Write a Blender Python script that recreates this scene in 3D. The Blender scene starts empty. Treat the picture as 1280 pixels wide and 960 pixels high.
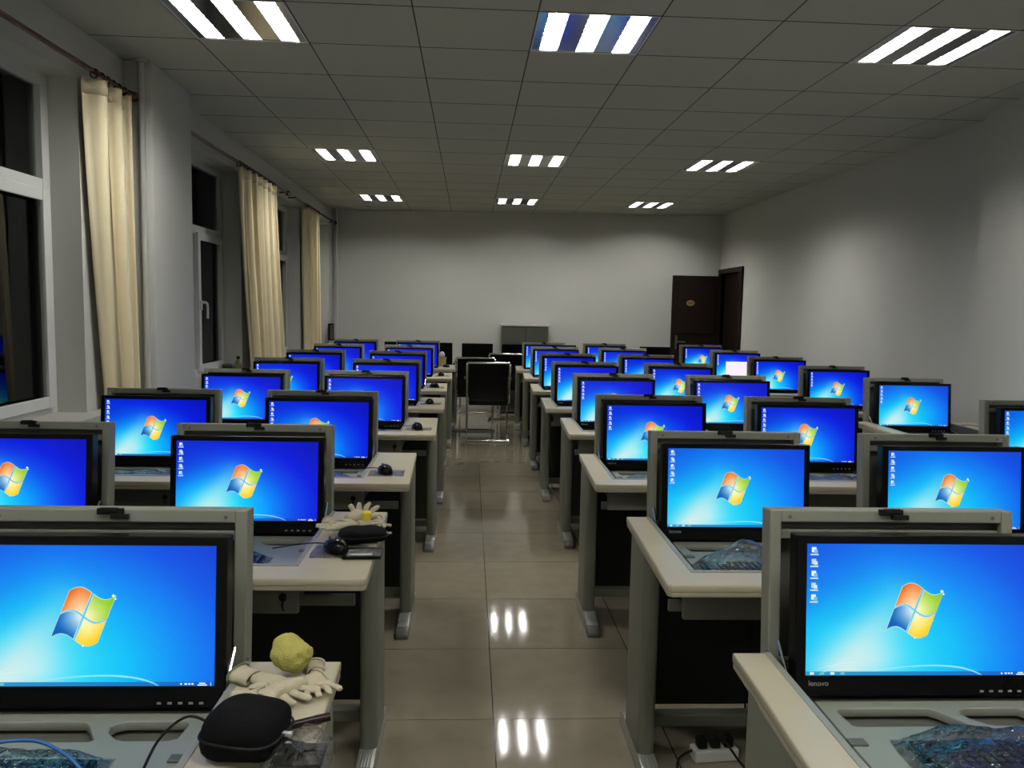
import bpy, bmesh, math, random
from mathutils import Vector, Matrix
random.seed(7)
S = bpy.context.scene
COL = S.collection
PI = math.pi
H = 1.4733
CEIL = 2.89
TH = -0.0073

# ------------------------------------------------------------------ materials
def srgb(r, g, b):
    f = lambda c: (c/255/12.92) if c/255 <= .04045 else ((c/255+.055)/1.055)**2.4
    return (f(r), f(g), f(b), 1)

def mat(name, col, rough=.5, metal=0, spec=.5, noise=0, nscale=40, bump=0, bscale=200, coat=0, sheen=0, trans=0):
    m = bpy.data.materials.new(name); m.use_nodes = True
    nt = m.node_tree; b = nt.nodes['Principled BSDF']
    if len(col) == 3: col = (*col, 1)
    b.inputs['Base Color'].default_value = col
    b.inputs['Roughness'].default_value = rough
    b.inputs['Metallic'].default_value = metal
    b.inputs['Specular IOR Level'].default_value = spec
    if coat: b.inputs['Coat Weight'].default_value = coat
    if sheen: b.inputs['Sheen Weight'].default_value = sheen
    tc = nt.nodes.new('ShaderNodeTexCoord')
    n = nt.nodes.new('ShaderNodeTexNoise'); n.inputs['Scale'].default_value = nscale
    n.inputs['Detail'].default_value = 4
    nt.links.new(tc.outputs['Object'], n.inputs['Vector'])
    r = nt.nodes.new('ShaderNodeMix'); r.data_type = 'RGBA'
    k = 1-noise
    r.inputs[6].default_value = (col[0]*k, col[1]*k, col[2]*k, 1)
    k = 1+noise
    r.inputs[7].default_value = (min(1, col[0]*k), min(1, col[1]*k), min(1, col[2]*k), 1)
    nt.links.new(n.outputs[0], r.inputs[0]); nt.links.new(r.outputs[2], b.inputs['Base Color'])
    if bump:
        n2 = nt.nodes.new('ShaderNodeTexNoise'); n2.inputs['Scale'].default_value = bscale
        nt.links.new(tc.outputs['Object'], n2.inputs['Vector'])
        bp = nt.nodes.new('ShaderNodeBump'); bp.inputs['Strength'].default_value = bump
        bp.inputs['Distance'].default_value = .002
        nt.links.new(n2.outputs[0], bp.inputs['Height']); nt.links.new(bp.outputs[0], b.inputs['Normal'])
    return m

M = {}
M['wall'] = mat('wall_paint', (.56, .56, .53), .85, noise=.03, nscale=2.5, bump=.05, bscale=300, spec=.2)
M['pillar'] = mat('pillar_paint', (.58, .58, .55), .6, noise=.02, nscale=3)
M['tile'] = mat('ceiling_tile', (.50, .50, .44), .9, noise=.05, nscale=1.2, bump=.15, bscale=250, spec=.1)
M['tbar'] = mat('ceiling_bar', (.045, .045, .04), .7)
M['cream'] = mat('cream_laminate', (.44, .40, .285), .38, noise=.04, nscale=30)
M['edge'] = mat('edge_band', (.37, .335, .24), .38, noise=.03)
M['grey'] = mat('grey_steel_paint', (.235, .24, .20), .42, noise=.03, nscale=60, bump=.05, bscale=600)
M['greyd'] = mat('dark_grey_paint', (.07, .073, .06), .45, noise=.05)
M['leg'] = mat('leg_grey_paint', (.155, .16, .125), .4, noise=.03)
M['alu'] = mat('ribbed_aluminium', (.42, .43, .40), .35, metal=.6, noise=.05)
M['cap'] = mat('grey_plastic_cap', (.10, .10, .09), .4)
M['dark'] = mat('black_panel', (.018, .019, .014), .55, noise=.1, spec=.2)
M['blk'] = mat('black_plastic', (.004, .004, .004), .22, spec=.12)
M['blkm'] = mat('matte_black', (.006, .006, .006), .55, spec=.2)
M['key'] = mat('key_plastic', (.018, .018, .02), .4)
M['chrome'] = mat('chrome', (.75, .75, .74), .12, metal=1)
M['tray'] = mat('moulded_tray', (.23, .24, .20), .45, noise=.03)
M['pock'] = mat('tray_pocket', (.085, .088, .068), .5, noise=.03)
M['white'] = mat('white_frame', (.62, .63, .62), .35)
M['sill'] = mat('stone_sill', (.40, .39, .36), .35, noise=.12, nscale=25)
M['curtain'] = mat('cream_curtain', (.80, .70, .47), .75, noise=.04, nscale=12, sheen=.3, spec=.2)
M['rod'] = mat('bronze_rod', (.10, .045, .025), .25, metal=.7)
M['wood'] = mat('dark_door_wood', (.010, .0055, .0035), .5, noise=.3, nscale=8, spec=.15)
M['gold'] = mat('brass_plate', (.42, .30, .08), .35, metal=.6)
M['leather'] = mat('black_leather', (.0035, .0035, .0032), .5, bump=.2, bscale=150, spec=.12)
M['glove'] = mat('cotton_glove', (.52, .465, .34), .95, noise=.08, nscale=60, bump=.8, bscale=420, spec=.1)
M['yarn'] = mat('yellow_knit', (.43, .40, .115), .95, noise=.1, nscale=50, bump=.9, bscale=300, spec=.1)
M['hem'] = mat('green_hem', (.12, .16, .07), .9)
M['fab'] = mat('black_pouch_cloth', (.003, .003, .0035), .9, bump=.5, bscale=500, spec=.08)
M['plum'] = mat('plum_plastic', (.012, .003, .004), .4, spec=.2)
M['silver'] = mat('silver_strip', (.5, .5, .5), .3, metal=.4)
M['yellow'] = mat('yellow_cap', (.75, .60, .03), .5)
M['wht'] = mat('white_plastic', (.60, .60, .55), .4)
M['blue'] = mat('blue_cable', (.02, .12, .35), .4)
M['cup'] = mat('tan_paper_cup', (.45, .36, .17), .7)
M['bottle'] = mat('olive_plastic', (.14, .13, .05), .35)
M['tissue'] = mat('white_tissue', (.7, .7, .6), .9)
M['cab'] = mat('grey_cabinet', (.065, .067, .057), .45, noise=.05)
M['cabtop'] = mat('cabinet_top_paint', (.5, .5, .48), .4)
M['refl'] = mat('lamp_reflector', (.80, .80, .80), .35, metal=.2)
M['louvre'] = mat('lamp_louvre', (.30, .30, .30), .4, metal=.3)
M['mirror'] = mat('lamp_spacer_mirror', (.55, .56, .56), .16, metal=1)
M['text'] = mat('grey_lettering', (.30, .30, .30), .4)
M['pipe'] = mat('painted_pipe', (.5, .5, .47), .4)

def emis(name, col, strength):
    m = bpy.data.materials.new(name); m.use_nodes = True
    b = m.node_tree.nodes['Principled BSDF']
    b.inputs['Base Color'].default_value = (0.02, .02, .02, 1)
    b.inputs['Emission Color'].default_value = (*col, 1); b.inputs['Emission Strength'].default_value = strength
    return m
TUBE = 165.0
M['tube'] = emis('lit_tube', (1, .985, .93), TUBE)

def screen_mat():
    m = bpy.data.materials.new('lit_display'); m.use_nodes = True
    nt = m.node_tree; b = nt.nodes['Principled BSDF']
    b.inputs['Base Color'].default_value = (.01, .01, .012, 1); b.inputs['Roughness'].default_value = .4; b.inputs['Specular IOR Level'].default_value = .06
    a = nt.nodes.new('ShaderNodeVertexColor'); a.layer_name = 'Col'
    nt.links.new(a.outputs[0], b.inputs['Emission Color']); b.inputs['Emission Strength'].default_value = 1.0
    return m
M['screen'] = screen_mat()

def glass_mat(name, tint, gl, rough=.03, bump=0, bscale=60):
    m = bpy.data.materials.new(name); m.use_nodes = True
    nt = m.node_tree
    for n in list(nt.nodes):
        if n.type != 'OUTPUT_MATERIAL': nt.nodes.remove(n)
    out = nt.nodes['Material Output']
    t = nt.nodes.new('ShaderNodeBsdfTransparent'); t.inputs[0].default_value = (*tint, 1)
    g = nt.nodes.new('ShaderNodeBsdfGlossy'); g.inputs['Roughness'].default_value = rough
    mx = nt.nodes.new('ShaderNodeMixShader')
    fr = nt.nodes.new('ShaderNodeFresnel'); fr.inputs[0].default_value = 1.5
    ml = nt.nodes.new('ShaderNodeMath'); ml.operation = 'MULTIPLY_ADD'
    ml.inputs[1].default_value = 1.0; ml.inputs[2].default_value = gl; ml.use_clamp = True
    nt.links.new(fr.outputs[0], ml.inputs[0]); nt.links.new(ml.outputs[0], mx.inputs[0])
    nt.links.new(t.outputs[0], mx.inputs[1]); nt.links.new(g.outputs[0], mx.inputs[2])
    nt.links.new(mx.outputs[0], out.inputs[0])
    if bump:
        tc = nt.nodes.new('ShaderNodeTexCoord')
        n2 = nt.nodes.new('ShaderNodeTexNoise'); n2.inputs['Scale'].default_value = bscale
        n2.inputs['Distortion'].default_value = 1.5
        nt.links.new(tc.outputs['Object'], n2.inputs['Vector'])
        bp = nt.nodes.new('ShaderNodeBump'); bp.inputs['Strength'].default_value = bump
        bp.inputs['Distance'].default_value = .01
        nt.links.new(n2.outputs[0], bp.inputs['Height'])
        nt.links.new(bp.outputs[0], g.inputs['Normal']); nt.links.new(bp.outputs[0], fr.inputs['Normal'])
    return m
M['glass'] = glass_mat('window_glass', (.55, .62, .55), .0)
M['bag'] = glass_mat('clear_plastic_film', (.90, .91, .94), .04, .05, 1.0, 60)

def floor_mat():
    m = bpy.data.materials.new('polished_floor_tile'); m.use_nodes = True
    nt = m.node_tree; b = nt.nodes['Principled BSDF']; L = nt.links; N = nt.nodes
    tc = N.new('ShaderNodeTexCoord'); sp = N.new('ShaderNodeSeparateXYZ'); L.new(tc.outputs['Object'], sp.inputs[0])
    def line(o, off, w):
        a = N.new('ShaderNodeMath'); a.operation = 'SUBTRACT'; L.new(o, a.inputs[0]); a.inputs[1].default_value = off - 30
        d = N.new('ShaderNodeMath'); d.operation = 'DIVIDE'; L.new(a.outputs[0], d.inputs[0]); d.inputs[1].default_value = .6
        f = N.new('ShaderNodeMath'); f.operation = 'FRACT'; L.new(d.outputs[0], f.inputs[0])
        s = N.new('ShaderNodeMath'); s.operation = 'PINGPONG'; L.new(f.outputs[0], s.inputs[0]); s.inputs[1].default_value = .5
        c = N.new('ShaderNodeMath'); c.operation = 'LESS_THAN'; L.new(s.outputs[0], c.inputs[0]); c.inputs[1].default_value = w
        fl = N.new('ShaderNodeMath'); fl.operation = 'FLOOR'; L.new(d.outputs[0], fl.inputs[0])
        return c.outputs[0], fl.outputs[0]
    lx, fx = line(sp.outputs[0], .106, .0035); ly, fy = line(sp.outputs[1], 2.764, .0028)
    mx = N.new('ShaderNodeMath'); mx.operation = 'MAXIMUM'; L.new(lx, mx.inputs[0]); L.new(ly, mx.inputs[1])
    cb = N.new('ShaderNodeCombineXYZ'); L.new(fx, cb.inputs[0]); L.new(fy, cb.inputs[1])
    wn = N.new('ShaderNodeTexWhiteNoise'); L.new(cb.outputs[0], wn.inputs[0])
    n = N.new('ShaderNodeTexNoise'); n.inputs['Scale'].default_value = 9; n.inputs['Detail'].default_value = 6
    L.new(tc.outputs['Object'], n.inputs['Vector'])
    ad = N.new('ShaderNodeMath'); ad.operation = 'MULTIPLY_ADD'; L.new(wn.outputs[0], ad.inputs[0]); ad.inputs[1].default_value = .35; L.new(n.outputs[0], ad.inputs[2])
    r = N.new('ShaderNodeMix'); r.data_type = 'RGBA'; r.inputs[6].default_value = (.175, .152, .108, 1); r.inputs[7].default_value = (.26, .228, .168, 1)
    L.new(ad.outputs[0], r.inputs[0])
    g = N.new('ShaderNodeMix'); g.data_type = 'RGBA'; L.new(mx.outputs[0], g.inputs[0]); L.new(r.outputs[2], g.inputs[6]); g.inputs[7].default_value = (.03, .027, .02, 1)
    L.new(g.outputs[2], b.inputs['Base Color'])
    b.inputs['Roughness'].default_value = .07; b.inputs['Specular IOR Level'].default_value = .6
    n3 = N.new('ShaderNodeTexNoise'); n3.inputs['Scale'].default_value = 5; L.new(tc.outputs['Object'], n3.inputs['Vector'])
    bp = N.new('ShaderNodeBump'); bp.inputs['Strength'].default_value = .05; bp.inputs['Distance'].default_value = .004
    L.new(n3.outputs[0], bp.inputs['Height']); L.new(bp.outputs[0], b.inputs['Normal'])
    return m
M['floor'] = floor_mat()

# ------------------------------------------------------------------ mesh helpers
class MB:
    def __init__(s): s.v = []; s.f = []; s.mi = []; s.m = 0
    def add(s, vs, fs):
        o = len(s.v); s.v += [tuple(v) for v in vs]; s.f += [tuple(i+o for i in f) for f in fs]; s.mi += [s.m]*len(fs); return s
    def box(s, x0, x1, y0, y1, z0, z1, T=None):
        vs = [Vector((x, y, z)) for z in (z0, z1) for y in (y0, y1) for x in (x0, x1)]
        if T: vs = [T @ v for v in vs]
        return s.add(vs, [(0, 2, 3, 1), (4, 5, 7, 6), (0, 1, 5, 4), (2, 6, 7, 3), (0, 4, 6, 2), (1, 3, 7, 5)])
    def tube(s, pts, r, n=8, closed=False, caps=True, flat=1):
        pts = [Vector(p) for p in pts]; rings = []
        up = Vector((0, 0, 1)); N = len(pts)
        for i, p in enumerate(pts):
            a = pts[i-1] if (i or closed) else p; b = pts[(i+1) % N] if (i < N-1 or closed) else p
            t = (b-a).normalized()
            q = up if abs(t.dot(up)) < .95 else Vector((0, 1, 0))
            x = t.cross(q).normalized(); y = x.cross(t).normalized()
            rr = r[i] if isinstance(r, (list, tuple)) else r
            rings.append([p + rr*(math.cos(2*PI*k/n)*x + flat*math.sin(2*PI*k/n)*y) for k in range(n)])
        vs = [v for g in rings for v in g]; fs = []
        for i in range(N if closed else N-1):
            j = (i+1) % N
            for k in range(n): fs.append((i*n+k, i*n+(k+1) % n, j*n+(k+1) % n, j*n+k))
        if caps and not closed: fs += [tuple(range(n))[::-1], tuple((N-1)*n+k for k in range(n))]
        return s.add(vs, fs)
    def lathe(s, prof, n=20, c=(0, 0, 0), T=None):
        vs = []
        for (r, z) in prof:
            for k in range(n):
                v = Vector((c[0]+r*math.cos(2*PI*k/n), c[1]+r*math.sin(2*PI*k/n), c[2]+z)); vs.append(T @ v if T else v)
        fs = []
        for i in range(len(prof)-1):
            for k in range(n): fs.append((i*n+k, i*n+(k+1) % n, (i+1)*n+(k+1) % n, (i+1)*n+k))
        fs += [tuple(range(n))[::-1], tuple((len(prof)-1)*n+k for k in range(n))]
        return s.add(vs, fs)
    def prism(s, poly, a0, a1, axis='z'):
        n = len(poly)
        def P(u, v, w): return {'z': (u, v, w), 'x': (w, u, v), 'y': (u, w, v)}[axis]
        vs = [P(u, v, a0) for u, v in poly] + [P(u, v, a1) for u, v in poly]
        fs = [tuple(range(n))[::-1], tuple(range(n, 2*n))] + [(i, (i+1) % n, n+(i+1) % n, n+i) for i in range(n)]
        return s.add(vs, fs)
    def mesh(s, name, mats, bevel=0, seg=2, smooth=False, T=None):
        me = bpy.data.meshes.new(name); me.from_pydata([tuple(v) for v in s.v], [], s.f)
        mats = mats if isinstance(mats, (list, tuple)) else [mats]
        for m in mats: me.materials.append(m)
        for p, i in zip(me.polygons, s.mi): p.material_index = i
        bm = bmesh.new(); bm.from_mesh(me); bmesh.ops.recalc_face_normals(bm, faces=bm.faces)
        if bevel:
            es = [e for e in bm.edges if len(e.link_faces) == 2 and e.calc_face_angle(0) > .5]
            bmesh.ops.bevel(bm, geom=es, offset=bevel, segments=seg, affect='EDGES', profile=.5, clamp_overlap=True)
        if T: bmesh.ops.transform(bm, matrix=T, verts=bm.verts)
        bm.to_mesh(me); bm.free()
        if smooth:
            me.shade_smooth()
            if smooth != 'full':
                try: me.set_sharp_from_angle(angle=.7)
                except Exception: pass
        return me
    def build(s, name, mats, parent=None, **k):
        return link(name, s.mesh(name, mats, **k), parent)

def link(name, data, parent=None):
    o = bpy.data.objects.new(name, data); COL.objects.link(o)
    if parent: o.parent = parent
    return o
def tag(o, label=None, cat=None, group=None, kind=None):
    if label: o['label'] = label
    if cat: o['category'] = cat
    if group: o['group'] = group
    if kind: o['kind'] = kind
    return o
def empty(name, loc=(0, 0, 0), rz=0, label=None, cat=None, group=None):
    o = bpy.data.objects.new(name, None); COL.objects.link(o); o.location = loc; o.rotation_euler = (0, 0, rz)
    o.empty_display_size = .05
    return tag(o, label, cat, group)
def copy_tree(o, parent=None):
    c = o.copy(); COL.objects.link(c); c.parent = parent
    for ch in o.children: copy_tree(ch, c)
    return c
def struct(name, mb, m, **k):
    o = mb.build(name, m, **k); o['kind'] = 'structure'; return o
def eval_mesh(o, name, m):
    dg = bpy.context.evaluated_depsgraph_get()
    me = bpy.data.meshes.new_from_object(o.evaluated_get(dg)); me.name = name
    me.materials.clear(); me.materials.append(m)
    d = o.data; bpy.data.objects.remove(o)
    return me
def plate(name, outline, holes, z0, z1, m, bevel=.003):
    cu = bpy.data.curves.new(name, 'CURVE'); cu.dimensions = '2D'; cu.fill_mode = 'BOTH'
    cu.extrude = (z1-z0)/2-bevel; cu.bevel_depth = bevel; cu.bevel_resolution = 1; cu.offset = -bevel
    for pl in [outline]+holes:
        sp = cu.splines.new('POLY'); sp.points.add(len(pl)-1); sp.use_cyclic_u = True
        for p, (x, y) in zip(sp.points, pl): p.co = (x, y, 0, 1)
    o = bpy.data.objects.new(name, cu); COL.objects.link(o)
    me = eval_mesh(o, name, m); me.transform(Matrix.Translation((0, 0, (z0+z1)/2)))
    return me
def rrect(x0, x1, y0, y1, r, n=5):
    out = []
    for cx, cy, a0 in ((x1-r, y1-r, 0), (x0+r, y1-r, PI/2), (x0+r, y0+r, PI), (x1-r, y0+r, 1.5*PI)):
        for k in range(n+1):
            a = a0+PI/2*k/n; out.append((cx+r*math.cos(a), cy+r*math.sin(a)))
    return out
def skin(name, verts, edges, radii, m, sub=2, disp=0, T=None):
    me = bpy.data.meshes.new(name+'_s'); me.from_pydata(verts, edges, [])
    o = bpy.data.objects.new(name, me); COL.objects.link(o)
    o.modifiers.new('s', 'SKIN')
    for i, r in enumerate(radii):
        rr = r if isinstance(r, tuple) else (r, r)
        me.skin_vertices[0].data[i].radius = rr
    me.skin_vertices[0].data[0].use_root = True
    ss = o.modifiers.new('u', 'SUBSURF'); ss.levels = sub; ss.render_levels = sub
    out = eval_mesh(o, name, m)
    if disp:
        from mathutils import noise
        for v in out.vertices:
            n = noise.noise_vector(v.co*60)+noise.noise_vector(v.co*140)*.4
            v.co += n*disp
    if T: out.transform(T)
    out.shade_smooth()
    return out
def smooth_path(pts, n=8):
    pts = [Vector(p) for p in pts]; out = []
    P = [pts[0]]+pts+[pts[-1]]
    for i in range(1, len(P)-2):
        for k in range(n):
            t = k/n; a, b, c, d = P[i-1:i+3]
            out.append(.5*((2*b)+(c-a)*t+(2*a-5*b+4*c-d)*t*t+(-a+3*b-3*c+d)*t**3))
    out.append(pts[-1]); return out

# ------------------------------------------------------------------ camera
cd = bpy.data.cameras.new('camera'); cam = bpy.data.objects.new('camera', cd); COL.objects.link(cam)
r = Vector((0.99845015, -0.05213306, 0.01947915)); u = Vector((-0.01447358, 0.09472624, 0.99539814)); w = Vector((0.05373834, 0.99413736, -0.09382487))
cam.matrix_world = Matrix(((r.x, u.x, -w.x, 0), (r.y, u.y, -w.y, 0), (r.z, u.z, -w.z, H), (0, 0, 0, 1)))
cd.sensor_width = 36; cd.lens = 1004.486*36/1280; cd.clip_start = .05
S.camera = cam

# ------------------------------------------------------------------ room shell
XL, XR, YB, YF = -2.07, 3.69, 12.3, -3.0
XO = -2.34
wins = [(2.75, 4.45, 3.75), (5.95, 7.45, 6.74), (8.5, 9.98, 9.2), (10.75, 12.0, 11.4)]
WZ0, WZ1, ZT = .865, 2.63, 2.06
struct('floor', MB().box(XO, XR+.1, YF, YB+.1, -.1, 0), M['floor'])
# ceiling: tiles and bars
mb = MB(); bars = MB()
GX0, GY0 = .3074, 4.584
fix = [(c, rr) for rr in (-6, 0, 6, 11) for c in (-3, 0, 3)] + [(c, -11) for c in (-3, 0, 3)]
fixset = {(c, rr-1) for c, rr in fix}   # tile indices (x from c, y from rr-1)
for i in range(-4, 6):
    for j in range(-13, 13):
        x0, x1 = GX0+.6*i+.004, GX0+.6*(i+1)-.004; y0, y1 = GY0+.6*j+.004, GY0+.6*(j+1)-.004
        x0, x1 = max(x0, XL), min(x1, XR)
        if i == 5: x1 = XR
        y1 = min(y1, YB)
        if x1-x0 < .02 or y1-y0 < .02: continue
        if (i, j) in fixset: continue
        mb.box(x0, x1, y0, y1, CEIL, CEIL+.012)
mb.m = 1
for i in range(-3, 6):
    x = GX0+.6*i; mb.box(x-.0038, x+.0038, YF, YB, CEIL+.0008, CEIL+.014)
for j in range(-12, 14):
    y = GY0+.6*j
    if y > YB: break
    mb.box(XL, XR, y-.0045, y+.0045, CEIL-.0006, CEIL+.013)
mb.m = 0
mb.box(XO, XR+.1, YF, YB+.1, 3.05, 3.1)
# soffit strip above the windows
struct('ceiling', mb, [M['tile'], M['tbar']])
# wall left with window openings
mb = MB()
def wseg(y0, y1, z0, z1): mb.box(XO, XL, y0, y1, z0, z1)
ys = [YF]+[v for a in wins for v in a[:2]]+[YB+.1]
for k in range(0, len(ys), 2): wseg(ys[k], ys[k+1], 0, 3.05)
for a in wins: wseg(a[0], a[1], 0, WZ0-.03); wseg(a[0], a[1], WZ1, 3.05)
struct('wall_left', mb, M['wall'])
pb = MB().box(XL, -1.905, 5.02, 5.70, 0, CEIL-.0005)
struct('trim_1', pb, M['pillar'], bevel=.012, smooth=True)
# wall right with doorway
DY0, DY1, DZ = 10.86, 11.72, 2.03
mb = MB().box(XR, XR+.12, YF, DY0, 0, 3.05).box(XR, XR+.12, DY1, YB+.1, 0, 3.05).box(XR, XR+.12, DY0, DY1, DZ, 3.05)
mb.box(XR+.6, XR+.7, DY0-.6, DY1+.6, 0, 3.05)
mb.box(3.535, XR, YF, 5.5, 0, CEIL-.0005)
struct('wall_right', mb, M['wall'])
# back wall slightly out of square
mb = MB().prism([(XO, 12.36), (XR+.12, 11.80), (XR+.12, 12.4), (XO, 12.46)], 0, 3.05)
struct('wall_back', mb, M['wall'])
struct('wall_front', MB().box(XO, XR+.1, YF-.1, YF, 0, 3.05), M['wall'])
# sills
mb = MB().box(XO+.0, -1.95, 2.4, 5.018, WZ0-.03, WZ0); struct('trim_2', mb, M['sill'], bevel=.004)
mb = MB().box(XO+.0, -1.95, 5.702, 12.2, WZ0-.03, WZ0); struct('trim_3', mb, M['sill'], bevel=.004)
# windows
def window(n, a, b, mid):
    fx0, fx1 = -2.285, -2.225
    mb = MB()
    z0, z1 = WZ0, WZ1
    mb.box(fx0, fx1, a, a+.07, z0, z1).box(fx0, fx1, b-.07, b, z0, z1)
    mb.box(fx0+.002, fx1-.002, a+.03, b-.03, z0, z0+.06).box(fx0+.002, fx1-.002, a+.03, b-.03, z1-.06, z1).box(fx0+.002, fx1-.002, a+.03, b-.03, ZT-.035, ZT+.035)
    mb.box(fx0, fx1, mid-.035, mid+.035, z0, ZT)
    o = mb.build('window_%d' % n, M['white']); o['kind'] = 'structure'
    s = MB(); sx0, sx1 = fx1-.002, fx1+.018
    y0, y1, s0, s1 = mid-.02, b-.05, z0+.035, ZT-.02
    s.box(sx0, sx1, y0, y0+.06, s0, s1).box(sx0, sx1, y1-.06, y1, s0, s1).box(sx0, sx1-.001, y0+.06, y1-.06, s0, s0+.06).box(sx0, sx1-.001, y0+.06, y1-.06, s1-.06, s1)
    s.build('sash', M['white'], o, bevel=.004)
    MB().box(fx0+.02, fx0+.026, a+.02, b-.02, z0+.02, z1-.02).build('pane', M['glass'], o)
    h = MB(); hz = 1.44; hy = y0+.03
    h.box(sx1, sx1+.012, hy-.014, hy+.014, hz-.03, hz+.05)
    h.tube(smooth_path([(sx1+.01, hy, hz+.03), (sx1+.045, hy, hz+.03), (sx1+.052, hy+.015, hz+.0), (sx1+.05, hy+.02, hz-.10)], 4), .010, 8)
    h.build('window_handle', M['white'], o, smooth=True)
for k, (a, b, mid) in enumerate(wins): window(k+1, a, b, mid)
# night outside
wd = bpy.data.worlds.new('night'); S.world = wd; wd.use_nodes = True
wd.node_tree.nodes['Background'].inputs[0].default_value = (.010, .014, .007, 1)
wd.node_tree.nodes['Background'].inputs[1].default_value = 1

# ------------------------------------------------------------------ ceiling lamps
def make_lamp():
    root = empty('ceiling_lamp')
    h = MB(); z = CEIL; a = .296
    h.box(-a, a, -a, a, z+.075, z+.085)
    h.box(-a, -a+.008, -a, a, z-.003, z+.08).box(a-.008, a, -a, a, z-.003, z+.08)
    h.box(-a, a, -a, -a+.008, z-.003, z+.08).box(-a, a, a-.008, a, z-.003, z+.08)
    h.build('housing', M['refl'], root)
    for cx in (-.20, 0, .20):
        r_ = MB(); w2 = .051
        prof = [(-w2, .0), (-w2+.008, .022), (-w2+.018, .042), (-.016, .056), (.016, .056), (w2-.018, .042), (w2-.008, .022), (w2, .0)]
        vs = []; fs = []
        for (px, pz) in prof: vs += [(cx+px, -.28, z+pz), (cx+px, .28, z+pz)]
        for i in range(len(prof)-1): fs.append((2*i, 2*i+1, 2*i+3, 2*i+2))
        r_.add(vs, fs)
        rf = r_.build('reflector', M['refl'], root, smooth=True)
        lv = MB(); pts_ = [(cx-w2+.002, -.283)]
        for k in range(9):
            y = -.28+.07*k
            pts_.extend([(cx-w2+.004, y-.001), (cx+w2-.003, y-.001), (cx+w2-.003, y+.001), (cx-w2+.004, y+.001)])
        pts_.append((cx-w2+.002, .283))
        lv.prism(pts_, z+.0005, z+.019).build('louvre', M['louvre'], rf)
        MB().tube([(cx, -.275, z+.036), (cx, .275, z+.036)], .013, 10).build('light_tube', M['tube'], root, smooth=True)
    for cx in (-.10, .10):
        MB().box(cx-.048, cx+.048, -.285, .285, z+.002, z+.006).build('spacer', M['mirror'], root)
    sd = MB()
    for s in (-1, 1): sd.box(s*.2725-.0215, s*.2725+.0215, -.285, .285, z+.002, z+.006)
    for s in (-1, 1): sd.box(-.29, .29, s*.287-.006, s*.287+.006, z+.0005, z+.006)
    sd.build('trim_frame', M['mirror'], root)
    return root
lamp = make_lamp()
rowsn = {-6: 'just ahead of the camera', 0: 'over the third desk row', 6: 'over the middle of the room', 11: 'closest to the back wall', -11: 'behind the camera'}
coln = {-3: 'window side', 0: 'aisle side', 3: 'door side'}
for i, (c, rr) in enumerate(fix):
    o = lamp if i == 0 else copy_tree(lamp)
    o.location = (GX0+.6*c+.3, GY0+.6*rr-.3, 0)
    tag(o, 'three-strip ceiling lamp, %s, in the lamp row %s' % (coln[c], rowsn[rr]), 'ceiling lamp', 'recessed three-strip ceiling lamps')

# ------------------------------------------------------------------ curtains and rods
def curtain(y0, y1, b0, b1, folds, label, seed, ztop=2.615, zbot=.872, x=-1.985):
    rnd = random.Random(seed); nz, ny = 34, folds*12
    ph = [rnd.uniform(0, 6) for _ in range(4)]
    vs = []; fs = []
    for i in range(nz+1):
        t = i/nz; z = ztop+(zbot-ztop)*t
        for j in range(ny+1):
            s = j/ny
            a = y0+(y1-y0)*s; b = b0+(b1-b0)*s
            y = a+(b-a)*t**1.3
            amp = .036+.014*math.sin(3*s+ph[0])
            q = s*folds*2*PI+ph[1]+.5*math.sin(4*s+ph[2])+.35*t*math.sin(2*PI*s+ph[3])
            xx = x+amp*math.sin(q)*(1-.18*t)+.008*math.sin(2.2*q+2*t)
            y += .016*math.cos(q)+.010*math.sin(2.7*q+1.5*t)
            vs.append((max(xx, XL+.012), y, z))
    for i in range(nz):
        for j in range(ny):
            a = i*(ny+1)+j; fs.append((a, a+1, a+ny+2, a+ny+1))
    mb = MB().add(vs, fs)
    o = mb.build('curtain', M['curtain'], smooth='full')
    md = o.modifiers.new('t', 'SOLIDIFY'); md.thickness = .004
    h = MB()
    hv = []; hf = []
    for j in range(ny+1):
        v = vs[j]; hv += [(v[0]+.004, v[1], v[2]+.02), (v[0]+.004, v[1], v[2]-.06)]
    for j in range(ny): hf.append((2*j, 2*j+1, 2*j+3, 2*j+2))
    h.add(hv, hf); ho = h.build('heading_tape', M['curtain'], o, smooth='full')
    md = ho.modifiers.new('t', 'SOLIDIFY'); md.thickness = .003
    tag(o, label, 'curtain', 'cream curtains on the window wall')
    return o
curtain(4.43, 4.93, 4.56, 4.97, 3, 'cream curtain drawn beside the nearest window, against the square pillar', 1, x=-1.99)
curtain(7.10, 8.36, 7.42, 8.72, 7, 'wide cream curtain hanging just past the second window', 2)
curtain(9.90, 10.72, 9.98, 10.82, 6, 'narrow cream curtain farthest along the window wall', 3)
def rod(y0, y1, rings, label, x=-1.985, z=2.665):
    root = empty('curtain_rod', (x, y0, z), label=label, cat='curtain rod', group='bronze curtain rods')
    MB().tube([(0, 0, 0), (0, y1-y0, 0)], .013, 12).build('pole', M['rod'], root, smooth=True)
    for yy in (0.03, y1-y0-.04):
        MB().tube([(0, yy, 0), (-.078, yy, 0)], .009, 8).build('bracket', M['rod'], root, smooth=True)
    f = MB().lathe([(.013, 0), (.026, .01), (.03, .03), (.024, .05), (.012, .058), (.0, .06)], 14, T=Matrix.Translation((0, y1-y0, 0)) @ Matrix.Rotation(-PI/2, 4, 'X'))
    f.build('finial', M['rod'], root, smooth=True)
    for ry in rings:
        n = 14
        pts = [(.022*math.cos(2*PI*k/n), ry-y0+.004*math.sin(2*PI*k/n), -.008+.024*math.sin(2*PI*k/n)) for k in range(n)]
        MB().tube(pts, .0045, 6, closed=True).build('ring', M['rod'], root, smooth=True)
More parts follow.
